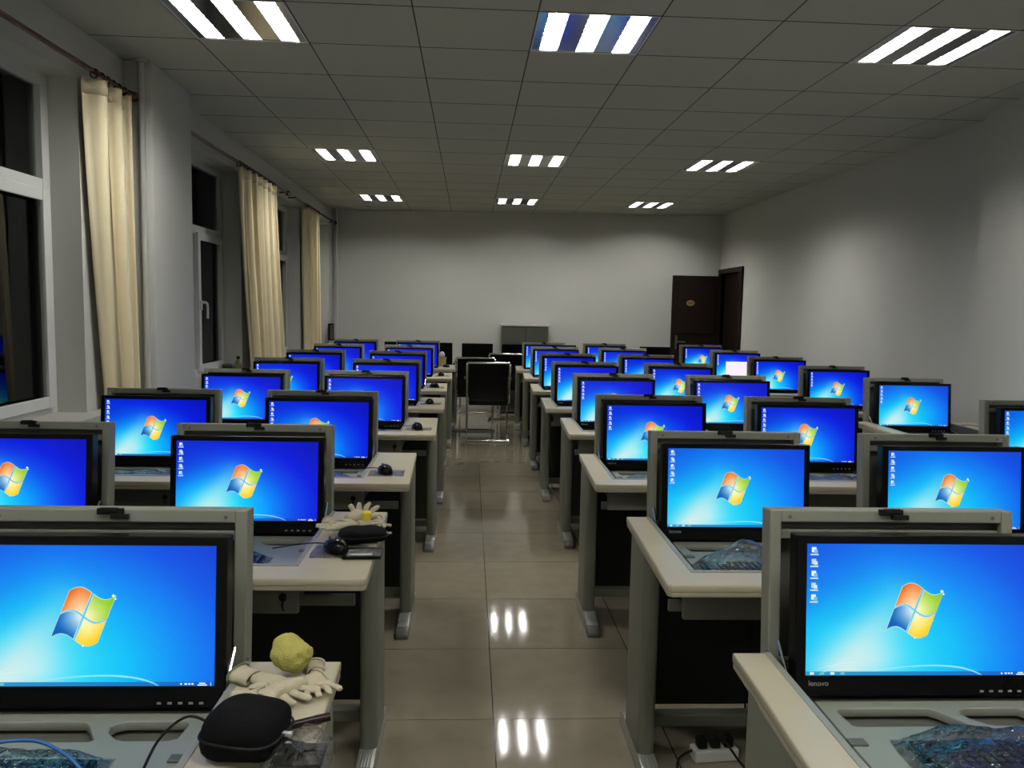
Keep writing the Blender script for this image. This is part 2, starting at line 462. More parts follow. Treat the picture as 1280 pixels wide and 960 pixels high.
rod(2.3, 4.93, [4.46+.07*k for k in range(7)], 'bronze curtain rod over the nearest window, ending at the pillar')
rod(5.74, 8.95, [7.12+.10*k for k in range(13)], 'long bronze curtain rod starting behind the pillar')
rod(9.3, 12.0, [9.92+.10*k for k in range(9)], 'bronze curtain rod in the far window corner')
# pipes
def pipe(x, y, label, r_=.018, z1=CEIL):
    o = MB().tube([(x, y, 0), (x, y, z1-.002)], r_, 12)
    o.tube([(x, y, z1-.02), (x, y, z1-.002)], r_*1.9, 12)
    ob = o.build('pipe', M['pipe'], smooth=True); tag(ob, label, 'pipe')
pipe(-1.955, 4.995, 'thin white vertical pipe rising beside the pillar and nearest curtain')
pipe(-1.99, 12.2, 'thin vertical pipe in the far corner beyond the curtains')
# speaker-like black box on the window wall
t = empty('wall_speaker', (-1.99, 11.95, .95), label='small black box mounted low on the far end of the window wall', cat='speaker')
MB().box(-.08, .0, -.035, .035, 0, .25).build('case', M['blkm'], t, bevel=.006)
MB().box(-.05, -.005, -.038, -.035, .02, .23).build('grille', M['greyd'], t)

# ------------------------------------------------------------------ door
lf = MB().box(2.965, XR-.02, 11.72, 11.76, .01, 2.0)
lf.box(3.05, 3.60, 11.708, 11.722, 1.15, 1.9).box(3.05, 3.60, 11.708, 11.722, .15, 1.0)
d = lf.build('door_1', M['wood'], bevel=.006); d['kind'] = 'structure'
ov = [(3.235+.062*math.cos(2*PI*k/24), 1.60+.042*math.sin(2*PI*k/24)) for k in range(24)]
pl = MB().prism(ov, 11.700, 11.709, 'y').build('door_plate', M['gold'], d, bevel=.002)
tx = MB()
for (a, b, c, e) in ((-.034, -.020, -.014, .014), (-.012, .002, -.014, .014), (.010, .030, -.014, .014)):
    tx.box(3.235+a, 3.235+a+.004, 11.697, 11.7, 1.6+c, 1.6+e).box(3.235+b-.004, 3.235+b, 11.697, 11.7, 1.6+c, 1.6+e).box(3.235+a, 3.235+b, 11.697, 11.7, 1.6+e-.004, 1.6+e)
tx.build('plate_lettering', M['blkm'], pl)
hd = MB().box(3.03, 3.06, 11.712, 11.72, .92, 1.12).tube([(3.045, 11.712, 1.03), (3.045, 11.66, 1.03), (3.16, 11.66, 1.03)], .009, 8)
hd.build('door_handle', M['cap'], d, smooth=True)
fr = MB().box(XR-.03, XR+.14, DY0-.09, DY0, 0, DZ+.07).box(XR-.03, XR+.14, DY1, DY1+.09, 0, DZ+.07).box(XR-.03, XR+.14, DY0, DY1, DZ, DZ+.07)
fr.build('trim_4', M['wood'], bevel=.004)['kind'] = 'structure'
dl = MB().box(XR+.05, XR+.09, DY0, DY1, .01, DZ); dl.box(XR+.042, XR+.05, DY0+.12, DY1-.12, 1.15, 1.9).box(XR+.042, XR+.05, DY0+.12, DY1-.12, .15, 1.0)  # dark panelled sheet added in the opening, stands in for the dark beyond
dl.build('door_2', M['wood'], bevel=.005)['kind'] = 'structure'

# ------------------------------------------------------------------ screens
def lin(c): return srgb(*[max(0, min(255, v)) for v in c])
def mixc(a, b, t): return tuple(x+(y-x)*t for x, y in zip(a, b))
def wall_col(u_, v_, deep):
    d = math.hypot((u_-.30)*1.05, (v_-.12)*.85)
    st = [(0, (150, 236, 250)), (.18, (50, 216, 248)), (.38, (0, 190, 248)), (.60, (0, 140, 245)), (.85, (0, 84, 230)), (1.1, (0, 56, 205))]
    if deep: st = [(0, (120, 240, 252)), (.16, (20, 215, 252)), (.34, (0, 160, 250)), (.55, (0, 78, 236)), (.75, (0, 24, 222)), (1.1, (0, 8, 175))]
    for (a, ca), (b, cb) in zip(st, st[1:]):
        if d <= b: c = mixc(ca, cb, (d-a)/(b-a)); break
    else: c = st[-1][1]
    # pale streak of light
    ax, ay, bx, by = .17, .05, .40, .60
    t = ((u_-ax)*(bx-ax)+(v_-ay)*(by-ay))/((bx-ax)**2+(by-ay)**2); tc = max(0, min(1, t))
    dd = math.hypot(u_-ax-(bx-ax)*tc, (v_-ay-(by-ay)*tc)*.7)
    g = math.exp(-(dd/(.14-.04*tc))**2)*(1-.70*tc)
    c = mixc(c, (225, 240, 235), .9*g)
    # darker left margin
    c = mixc(c, (0, 90, 225) if not deep else (0, 50, 210), max(0, min(1, (v_-.35)/.6))*max(0, 1-u_/.35)*.8)
    return c
SW, SH = .476, .270
def make_screen(name, deep, window=False):
    vs = []; fs = []; cols = []
    nx, ny = 44, 26
    for j in range(ny+1):
        for i in range(nx+1):
            vs.append((SW*(i/nx-.5), 0, SH*j/ny)); cols.append(wall_col(i/nx, j/ny, deep))
    for j in range(ny):
        for i in range(nx):
            a = j*(nx+1)+i; fs.append((a, a+1, a+nx+2, a+nx+1))
    def quad(u0, u1, v0, v1, c, y=-.0006):
        o = len(vs); vs.extend([(SW*(a-.5), y, SH*b) for a, b in ((u0, v0), (u1, v0), (u1, v1), (u0, v1))])
        cols.extend([c]*4 if isinstance(c, tuple) else c); fs.append((o, o+1, o+2, o+3))
    if window:
        quad(.22, .86, .10, .70, (250, 240, 255), -.0008)
    # curved light line
    pts = [(.20+.6*k/30, .0+.0) for k in range(31)]
    def arc(p0, p1, p2, wd_, bright):
        n = 28; o = len(vs)
        for k in range(n+1):
            t = k/n; x = (1-t)**2*p0[0]+2*t*(1-t)*p1[0]+t*t*p2[0]; y = (1-t)**2*p0[1]+2*t*(1-t)*p1[1]+t*t*p2[1]
            dx = 2*(1-t)*(p1[0]-p0[0])+2*t*(p2[0]-p1[0]); dy = 2*(1-t)*(p1[1]-p0[1])+2*t*(p2[1]-p1[1])
            L = math.hypot(dx*SW, dy*SH)+1e-9; nx_, ny_ = -dy*SH/L, dx*SW/L
            b = bright*math.sin(PI*min(1, .06+t*.9))**.5*(.3+.7*t)
            for sgn in (-1, 1):
                X = SW*(x-.5)+sgn*wd_*nx_; Z = SH*y+sgn*wd_*ny_
                Z = max(0.0005, Z)
                vs.append((X, -.0004, Z)); cols.append(mixc(wall_col(x, y, deep), (235, 250, 255), b))
        for k in range(n): fs.append((o+2*k, o+2*k+1, o+2*k+3, o+2*k+2))
    arc((.30, .035), (.66, .13), (.78, .0), .0016, .9)
    arc((.02, .03), (.14, .10), (.24, .10), .0009, .5)
    arc((.06, .0), (.12, .08), (.20, .14), .0009, .4)
    # flag emblem: four waving panes
    ph = {(-1, 1): ((238, 105, 25), (255, 235, 190)), (1, 1): ((135, 200, 25), (255, 252, 190)), (-1, -1): ((0, 95, 185), (225, 248, 252)), (1, -1): ((252, 205, 10), (255, 253, 205))}
    def fl(s, t):
        x = s*.043+t*.0165; z = t*.044-.010*math.sin(PI*s*.95)-.004*s
        return (SW*(.478-.5)+x, z+SH*.495)
    if not window:
      for halo in (0, 1):
        for (sx, sz), (c1, c2) in ph.items():
            n = 8; o = len(vs)
            g = .05 if halo else .02
            for j in range(n+1):
                for i in range(n+1):
                    a = g+(1+(.0 if halo else .03)-g)*i/n; b = g+(1+(.0 if halo else .03)-g)*j/n
                    x, z = fl(sx*a, sz*b)
                    vs.append((x, -.0010-.0004*halo, z))
                    dd = math.hypot(a-.1, b-.1)
                    cc = mixc(c2, c1, min(1, dd/1.15))
                    if (sx, sz) == (-1, -1): cc = mixc(c2, c1, min(1, dd/.95))
                    cols.append(cc if halo else (190, 225, 225))
            for j in range(n):
                for i in range(n):
                    a = o+j*(n+1)+i; fs.append((a, a+1, a+n+2, a+n+1))
      for (x, z, q) in ((.044+.012, .040, .0035), (.05+.010, .034, .0022), (.0, -.056, .002)):
        X = SW*(.478-.5)+x; Z = SH*.495+z; o = len(vs)
        vs.extend([(X-q, -.0016, Z), (X, -.0016, Z-q), (X+q, -.0016, Z), (X, -.0016, Z+q)]); cols.extend([(255, 255, 240)]*4); fs.append((o, o+1, o+2, o+3))
    # desktop shortcuts
    rnd = random.Random(3)
    for k, v in enumerate((.935, .845, .755, .665, .575)):
        c = (235, 245, 255) if k % 2 == 0 else (190, 215, 230)
        quad(.020, .040, v, v+.040, c); quad(.030, .046, v-.006, v+.022, (210, 230, 245) if k % 2 else (120, 190, 235), -.0009)
        quad(.014, .050, v-.022, v-.012, (215, 230, 250))
    # taskbar
    quad(0, 1, 0, .030, [mixc(wall_col(0, .02, deep), (10, 60, 110), .35), mixc(wall_col(1, .02, deep), (10, 60, 110), .35), mixc(wall_col(1, .02, deep), (10, 60, 110), .3), mixc(wall_col(0, .02, deep), (10, 60, 110), .3)], -.0003)
    for k in range(4): quad(.018+.045*k, .036+.045*k, .007, .026, (215, 235, 240) if k % 2 == 0 else (120, 190, 200), -.0012)
    for a, b in ((.865, .872), (.882, .892), (.897, .905), (.91, .918)): quad(a, b, .010, .022, (235, 245, 255), -.0012)
    quad(.934, .972, .004, .012, (235, 245, 255), -.0012); quad(.940, .965, .017, .025, (235, 245, 255), -.0012); quad(.985, .988, .002, .028, (200, 225, 245), -.0012)
    me = bpy.data.meshes.new(name); me.from_pydata(vs, [], fs); me.materials.append(M['screen'])
    ca = me.color_attributes.new('Col', 'FLOAT_COLOR', 'POINT')
    for i, c in enumerate(cols): ca.data[i].color = lin(c)
    return me
SCR = {'near': make_screen('lit_screen_pale', False), 'far': make_screen('lit_screen_deep', True), 'window': make_screen('lit_screen_window', True, True)}  # deep copies have the view-angle darkening of far screens put into their colours

# lid and monitor tilt about the hinge line
TILT = math.radians(5.5)
def tilt(hy, hz): return Matrix.Translation((0, hy, hz)) @ Matrix.Rotation(-TILT, 4, 'X') @ Matrix.Translation((0, -hy, -hz))
TM = tilt(-.035, .72)

cu = bpy.data.curves.new('t', 'FONT'); cu.body = 'lenovo'; cu.size = .0155; cu.extrude = .0003
to = bpy.data.objects.new('t', cu); COL.objects.link(to)
LETTER = eval_mesh(to, 'maker_lettering', M['text'])
LETTER.transform(Matrix.Translation((-.232, -.0190, .022)) @ Matrix.Rotation(PI/2, 4, 'X'))

def make_monitor():
    # origin: bottom centre of the monitor, front faces -y
    root = empty('monitor')
    w2 = .2585; hh = .330
    c = MB()
    c.box(-w2, w2, -.018, .024, 0, hh); c.box(-.20, .20, .024, .045, .05, .29); c.box(-.07, .07, .044, .114, .09, .23)
    c.build('case', M['blk'], root, bevel=.004)
    b = MB(); x, z0, z1 = SW/2, .043, .043+SH
    b.box(-w2+.001, -x, -.0185, -.016, .001, hh-.001).box(x, w2-.001, -.0185, -.016, .001, hh-.001)
    b.box(-x, x, -.0185, -.016, .001, z0).box(-x, x, -.0185, -.016, z1, hh-.001)
    b.build('bezel', M['blk'], root)
    s = link('screen', SCR['near'], root); s.location = (0, -.0183, .043)
    l = link('maker_lettering', LETTER, root)
    k = MB()
    for i in range(5): k.box(.13+.02*i, .138+.02*i, -.0195, -.0185, .008, .012)
    k.build('menu_buttons', M['text'], root)
    return root
MON = make_monitor()

# ------------------------------------------------------------------ desks
PITCH = .775; LW = .545
MAT_D = {}
def desk_data(n):
    W0, W1 = -.087, (n-1)*PITCH+LW+.20            # at the back edge
    F0, F1 = W0-.022, W1+.022                      # at the front edge
    YBk, YFr = -.028, -.735
    zt, zb = .75, .724
    wx = lambda k: (k*PITCH-.006, k*PITCH+LW+.006)
    # outline counter-clockwise with notches opened from the back
    out = [(F0+.012, YFr), (F1-.012, YFr), (F1, YFr+.012), (W1, YBk)]
    for k in reversed(range(n)):
        a, b = wx(k); out += [(b, YBk), (b+.006, -.612), (a-.006, -.612), (a, YBk)]
    out += [(W0, YBk), (F0, YFr+.012)]
    parts = []
    parts.append(('desktop', plate('desktop', out, [], zt-.022, zt, M['cream'], .004), None))
    e = MB()
    e.prism([(F0+.012, YFr+.001), (F1-.012, YFr+.001), (F1-.001, YFr+.012), (W1-.001, YBk-.001), (W1-.02, YBk-.001), (F1-.03, YFr+.04), (F0+.03, YFr+.04), (W0+.02, YBk-.001), (W0+.001, YBk-.001), (F0+.001, YFr+.012)], zt-.034, zt-.020)
    parts.append(('edge_band', e.mesh('edge_band', M['edge'], bevel=.003), None))
    # legs
    for side, x in ((-1, F0+.045), (1, F1-.045)):
        l = MB()
        col_ = rrect(x-.0275, x+.0275, -.36, -.13, .02, 4)
        l.prism(col_, .055, zb)
        me = l.mesh('leg', M['leg'], bevel=.003, smooth=True)
        kids = []
        f = MB()
        prof = [(-.06, 0.0), (-.06, .05), (-.10, .060), (-.38, .060), (-.475, .042), (-.475, 0)]
        f.prism(prof, x-.027, x+.027, 'x')
        for q in range(5): f.box(x-.020+.009*q, x-.016+.009*q, -.46, -.10, .058, .0615)
        kids.append(('foot', f.mesh('foot', M['alu'], bevel=.004, smooth=True)))
        c = MB(); c.prism([(-.476, 0), (-.476, .043), (-.505, .036), (-.522, .020), (-.524, 0)], x-.0285, x+.0285, 'x')
        kids.append(('foot_cap', c.mesh('foot_cap', M['cap'], bevel=.006, smooth=True)))
        parts.append(('leg', me, kids))
    p = MB().box(F0+.075, F1-.075, .000, .012, .045, .655); parts.append(('back_panel', p.mesh('back_panel', M['dark']), None))
    p = MB().box(F0+.07, F1-.07, -.215, -.165, .075, .115); parts.append(('foot_rail', p.mesh('foot_rail', M['leg'], bevel=.004), None))
    p = MB().box(F0+.07, F1-.07, -.48, -.462, .580, .612)
    parts.append(('cross_rail', p.mesh('cross_rail', M['leg']), None))
    for k in range(n):
        a, b = wx(k); a -= .004; b += .004
        g = MB()  # housing shell under the desk
        z0 = .628; tw = .004
        g.box(a, b, -.616, -.010, z0, z0+.008)
        g.box(a, a+tw, -.616, -.010, z0, .7495).box(b-tw, b, -.616, -.010, z0, .7495)
        g.box(a, b, -.618, -.612, z0, .7495).box(a, b, -.030, -.012, z0, .735)
        me = g.mesh('housing', M['greyd'] , bevel=.001)
        hk = []
        fr_ = MB().box(a-.030, b+.012, -.640, -.620, z0-.012, zb-.002); hk.append(('housing_front', fr_.mesh('housing_front', M['leg'], bevel=.006, smooth=True)))
        lk = MB().lathe([(.0, 0), (.011, 0), (.011, .006), (.007, .008), (0, .008)], 14, T=Matrix.Translation((b-.03, -.640, .665)) @ Matrix.Rotation(PI/2, 4, 'X'))
        lk.tube([(b-.03, -.648, .660), (b-.03, -.650, .640), (b-.026, -.650, .630)], .003, 6)
        hk.append(('lock', lk.mesh('lock', M['blkm'], smooth=True)))
        tr = MB()
        tr.box(a-.010, a+.004, -.622, -.030, .7490, .7520).box(b-.004, b+.010, -.622, -.030, .7490, .7520).box(a-.010, b+.010, -.630, -.612, .7490, .7520)
        hk.append(('opening_trim', tr.mesh('opening_trim', M['grey'], bevel=.0012)))
        parts.append(('housing', me, hk))
        # tray
        x0, x1 = a+.072, b-.038
        h1 = [(x0+.035, -.136), (x0+.028, -.146), (x0+.034, -.201), (x0+.042, -.206), (x0+.262, -.206), (x0+.266, -.198), (x0+.235, -.148), (x0+.222, -.136)]
        h2 = [(x1-.045, -.136), (x1-.155, -.136), (x1-.172, -.144), (x1-.178, -.156), (x1-.172, -.176), (x1-.150, -.198), (x1-.135, -.204), (x1-.055, -.204), (x1-.040, -.196), (x1-.037, -.146)]
        ty = plate('tray', rrect(x0, x1, -.585, -.095, .006), [h1, h2], .662, .680, M['tray'], .002)
        pk = MB().box(x0+.002, x1-.002, -.58, -.10, .645, .655).mesh('tray_pocket', M['pock'])
        rl = MB().box(x0-.004, x0+.03, -.277, -.253, .672, .684).mesh('tray_stop', M['pock'], bevel=.002)
        rl2 = MB().box(x1-.03, x1+.004, -.277, -.253, .672, .684).mesh('tray_stop', M['pock'], bevel=.002)
        parts.append(('tray', ty, [('tray_pocket', pk), ('tray_stop', rl), ('tray_stop', rl2)]))
        # struts
        st = MB().tube([(a+.004+.010, -.045, .785), (a+.016, -.13, .700)], .0035, 8); st.tube([(a+.020, -.13, .700), (a+.022, -.42, .655)], .009, 8)
        parts.append(('gas_strut', st.mesh('gas_strut', M['chrome'], smooth=True), None))
        st = MB().tube([(b-.018, -.045, .785), (b-.020, -.13, .700)], .0035, 8); st.tube([(b-.020, -.13, .700), (b-.022, -.42, .655)], .009, 8)
        parts.append(('gas_strut', st.mesh('gas_strut', M['chrome'], smooth=True), None))
        # lid: shallow tray stood up
        X = k*PITCH; lz0, lz1 = .660, 1.052; rm = .026
        ld = MB()
        ld.box(X, X+rm, -.004, .045, lz0, lz1).box(X+LW-rm, X+LW, -.004, .045, lz0, lz1)
        ld.box(X+rm-.001, X+LW-rm+.001, -.002, .045, lz1-.027, lz1)
        ld.box(X+rm-.001, X+LW-rm+.001, -.002, .045, lz0, lz0+.02)
        lm = ld.mesh('lid', M['grey'], bevel=.003, T=TM)
        bk = MB().box(X+rm-.002, X+LW-rm+.002, .030, .043, lz0+.01, lz1-.01).mesh('lid_panel', M['greyd'], T=TM)
        br = MB().box(X+rm+.002, X+LW-rm-.002, .004, .032, lz1-.064, lz1-.044).mesh('lid_bracket', M['leg'], bevel=.002, T=TM)
        cx = X+LW/2
        la = MB().box(cx-.030, cx+.022, -.010, .0, lz1-.010, lz1+.003).box(cx-.002, cx+.034, -.012, -.002, lz1-.019, lz1-.009)
        la.box(cx-.022, cx+.014, -.014, -.008, lz1-.004, lz1+.005)
        la = la.mesh('latch', M['blkm'], bevel=.001, T=TM)
        sc = MB()
        for q in (.045, LW-.045):
            sc.lathe([(0, 0), (.0042, 0), (.0042, .0012), (0, .0012)], 12, T=Matrix.Translation((X+q, -.002, lz1-.015)) @ Matrix.Rotation(PI/2, 4, 'X'))
        sc = sc.mesh('screw', M['cap'], T=TM)
        parts.append(('lid', lm, [('lid_panel', bk), ('lid_bracket', br), ('latch', la), ('screws', sc)]))
    return parts
DD = {1: desk_data(1), 2: desk_data(2)}
def make_desk(n, loc, label, group):
    root = empty('double_desk' if n == 2 else 'single_desk', loc, TH, label, 'computer desk', group)
    for name, me, kids in DD[n]:
        o = link(name, me, root)
        for kn, km in (kids or []): link(kn, km, o)
    return root
def W(X, Y):   # fitted frame -> room
    return (X*math.cos(TH)-Y*math.sin(TH), X*math.sin(TH)+Y*math.cos(TH))

NUM = {1: 'nearest', 2: 'second nearest', 3: 'third nearest', 4: 'fourth nearest', 5: 'fourth farthest', 6: 'third farthest', 7: 'second farthest', 8: 'farthest'}
rightR = {1: (.008, 1.661), 2: (-.009, 2.784), 3: (-.02, 4.005), 4: (.025, 5.349), 5: (-.008, 6.549), 6: (-.014, 7.749), 7: (-.01, 9.045), 8: (-.04, 10.15)}
wallR = {3: (-.023, 4.009), 4: (.015, 5.356), 5: (.025, 6.509), 6: (.017, 7.761), 7: (-.001, 8.979), 8: (-.022, 10.268)}
leftR = {1: (.003, 1.621), 2: (-.034, 2.824), 3: (-.016, 3.983), 4: (.03, 5.261), 5: (.033, 6.448), 6: (.006, 7.664), 7: (.016, 8.897), 8: (.02, 10.139)}
stations = []
for rw, (dx, Y) in rightR.items():
    x, y = W(.6388+dx, Y)
    make_desk(2, (x, y, 0), 'double cream desk with two raised monitors, door side of aisle, %s row' % NUM[rw], 'double desks on the door side of the aisle')
    for k in range(2):
        stations.append(('R', rw, k, x+k*PITCH, y+k*PITCH*TH))
for rw, (dx, Y) in leftR.items():
    x, y = W(-1.7865+dx, Y)
    make_desk(2, (x, y, 0), 'double cream desk with two raised monitors, window side of aisle, %s row' % NUM[rw], 'double desks along the windows')
    for k in range(2):
        stations.append(('L', rw, k, x+k*PITCH, y+k*PITCH*TH))
for rw, (dx, Y) in wallR.items():
    x, y = W(2.6723+dx, Y)
    if rw == 3: x -= 0
    make_desk(1, (x, y, 0), 'single cream desk with one monitor by the bare wall, %s row' % NUM[rw], 'single desks along the bare wall')
    stations.append(('W', rw, 0, x, y))
first = True
for blk, rw, k, x, y in stations:
    o = MON if first else copy_tree(MON); first = False
    where = {('R', 0): 'aisle seat, door side', ('R', 1): 'outer seat, door side', ('L', 0): 'seat beside the windows', ('L', 1): 'aisle seat, window side', ('W', 0): 'single desk along the bare wall'}[(blk, k)]
    if blk == 'W' and rw == 7: lab = 'black monitor showing a white window on its blue desktop, by the bare wall'
    else: lab = 'lit black monitor in raised lid, %s, %s row' % (where, NUM[rw])
    tag(o, lab, 'monitor', 'lit monitors in the raised desk lids')
    # base of monitor follows the tilted lid
    p = TM @ Vector((0, -.092, .686))
    o.location = (x+LW/2+.004, y+p.y, p.z); o.rotation_euler = (-TILT, 0, TH)
    kind = 'window' if (blk == 'W' and rw == 7) else ('near' if rw <= 1 or (rw == 2 and blk == 'R') or (blk == 'W' and rw <= 4) else 'far')
    for ch in o.children:
        if ch.name.startswith('screen'): ch.data = SCR[kind]

# ------------------------------------------------------------------ keyboards, bags, mice
def make_keyboard():
    root = empty('keyboard')
    MB().box(-.205, .205, -.065, .065, 0, .016).build('body', M['blk'], root, bevel=.004, smooth=True)
    k = MB()
    for j in range(6):
        for i in range(21):
            if j == 0 and 4 <= i <= 9: continue
            if i in (14, 18): continue
            x = -.195+i*.0188; y = -.052+j*.0185
            k.box(x, x+.0155, y, y+.015, .015, .021)
    k.box(-.195+4*.0188, -.195+10*.0188-.003, -.052, -.037, .015, .021)
    k.build('keys', M['key'], root, bevel=.0012, seg=1)
    return root
KB = make_keyboard()
from mathutils import noise as NZ
def bag_mesh(sx, sy, sz, seed, name='film', amp=.012, freq=14):
    vs = []; fs = []; nx, ny = 40, 22
    off = Vector((seed*3.1, seed*1.7, seed))
    for j in range(ny+1):
        for i in range(nx+1):
            a = 2*i/nx-1; b = 2*j/ny-1
            e = (1-abs(a)**6)*(1-abs(b)**6)
            p = Vector((a*sx, b*sy, 0))
            n = NZ.turbulence(p*freq+off, 3, True)*amp+abs(NZ.noise(p*freq*.7+off))*amp*2.0
            q = NZ.noise_vector(p*9+off)*.008
            vs.append((p.x+q.x, p.y+q.y, .0012+e*(sz*(e**.35)+n)))
    for j in range(ny):
        for i in range(nx):
            a = j*(nx+1)+i; fs.append((a, a+1, a+nx+2, a+nx+1))
    me = MB().add(vs, fs).mesh(name, M['bag'])
    return me
BAGS = [bag_mesh(.225, .085, .030, s, 'plastic_bag', .013, 15) for s in (1, 2, 3)]
BAGHI = bag_mesh(.215, .085, .045, 9, 'plastic_bag', .035, 9)
def mouse_parts():
    root = empty('mouse')
    b = MB(); nz = 8; n = 16; vs = []; fs = []
    for j in range(nz+1):
        t = j/nz; rr = math.cos(t*PI/2)**.6 if t < 1 else 0.02
        for k in range(n):
            a = 2*PI*k/n
            vs.append((.030*rr*math.cos(a)*(1-.1*math.sin(a)), .054*rr*math.sin(a), .034*math.sin(t*PI/2)*(1-.15*math.sin(a))))
    for j in range(nz):
        for k in range(n): fs.append((j*n+k, j*n+(k+1) % n, (j+1)*n+(k+1) % n, (j+1)*n+k))
    fs.append(tuple(range(n))[::-1]); fs.append(tuple(nz*n+k for k in range(n)))
    b.add(vs, fs).build('body', M['blk'], root, smooth='full')
    MB().tube([(-.003, .028, .029), (.003, .028, .029)], .007, 10).build('scroll_wheel', M['cap'], root, smooth=True)
    MB().tube(smooth_path([(0, .052, .008), (-.02, .085, .006), (-.06, .11, .004), (-.10, .09, .012), (-.14, .12, .004)], 5), .002, 6).build('cable', M['blkm'], root, smooth=True)
    return root
MOUSE = mouse_parts()
firstk = firstm = True
seen_kb = {('R', 0): (1, 2, 3, 4, 5, 6, 7), ('R', 1): (1, 2, 3), ('L', 1): (1, 2, 3, 4), ('L', 0): (2, 3), ('W', 0): (3, 4)}
n = 0
for blk, rw, k, x, y in stations:
    nm = {('R', 0): 'aisle seat, door side', ('R', 1): 'outer seat, door side', ('L', 0): 'seat beside the windows', ('L', 1): 'aisle seat, window side', ('W', 0): 'single desk by the bare wall'}[(blk, k)]
    if rw in seen_kb.get((blk, k), ()):
        o = KB if firstk else copy_tree(KB); firstk = False
        kx, ky, rz = x+LW/2+.01, y-.352, random.uniform(-.03, .03)
        if blk == 'R' and rw == 1: kx = x+.36
        if blk == 'L' and rw == 1 and k == 1: kx = x+.17
        if blk == 'L' and rw == 2 and k == 1: kx = x+.20
        if rw >= 2: ky = y-.43
        o.location = (kx, ky, .6805); o.rotation_euler = (0, 0, rz)
        tag(o, 'black keyboard wrapped in clear plastic, %s, %s row' % (nm, NUM[rw]), 'keyboard', 'wrapped black keyboards')
        hi = blk == 'R' and rw == 2 and k == 0
        b = link('plastic_bag', BAGHI if hi else BAGS[n % 3])
        b.location = (kx-(.02 if hi else 0), ky+.005, .681); b.rotation_euler = (0, 0, rz)
        tag(b, ('puffed-up clear' if hi else 'clear crumpled') + ' plastic bag around the keyboard, %s, %s row' % (nm, NUM[rw]), 'plastic bag', 'plastic bags around keyboards')
        n += 1
    if (blk, k) == ('L', 1) and rw >= 2 or (blk == 'W' and rw == 4):
        o = MOUSE if firstm else copy_tree(MOUSE); firstm = False
        mx, my = x+LW+.095, y-.53
        if rw == 2: mx, my = -.385, 2.335
        if rw > 4: my = y-.45
        if blk == 'W': mx, my = x+LW+.12, y-.35
        o.location = (mx, my, .7535 if rw <= 7 else .7505); o.rotation_euler = (0, 0, random.uniform(-.3, .9))
        tag(o, 'black mouse beside the monitor lid, %s, %s row' % (nm, NUM[rw]), 'mouse', 'black mice on the desks')
        if blk == 'L' and 2 <= rw <= 7:
            q = bag_mesh(.085, .075, .0012, 20+rw, 'plastic_film', .006, 22)
            f = link('plastic_film', q); f.location = (mx+.01, my+.0, .7502)
            f.scale = (.9, .9, .25)
            tag(f, 'flat piece of clear plastic film under the mouse, window side, %s row' % NUM[rw], 'plastic film', 'plastic film under the mice')

# cable from keyboard in the nearest rows
def cable(pts, r_, m, label, name='cable'):
    o = MB().tube(smooth_path(pts, 8), r_, 8).build(name, m, smooth='full'); tag(o, label, 'cable'); return o
cable([(-.535, 1.300, .69), (-.515, 1.33, .735), (-.475, 1.345, .765), (-.43, 1.325, .764), (-.395, 1.29, .757), (-.37, 1.27, .753)], .0025, M['blkm'], 'thin black cable arching over the desk edge beside the black pouch')
cable([(-.86, 1.26, .69), (-.80, 1.30, .735), (-.72, 1.315, .742), (-.65, 1.29, .73), (-.60, 1.26, .705)], .003, M['blue'], 'blue cable lying over the nearest wrapped keyboard, window side')
cable([(1.02, 1.30, .70), (1.05, 1.34, .725), (1.10, 1.35, .728), (1.16, 1.34, .71), (1.20, 1.33, .70)], .0025, M['blkm'], 'thin black cable curling over the nearest tray, door side')

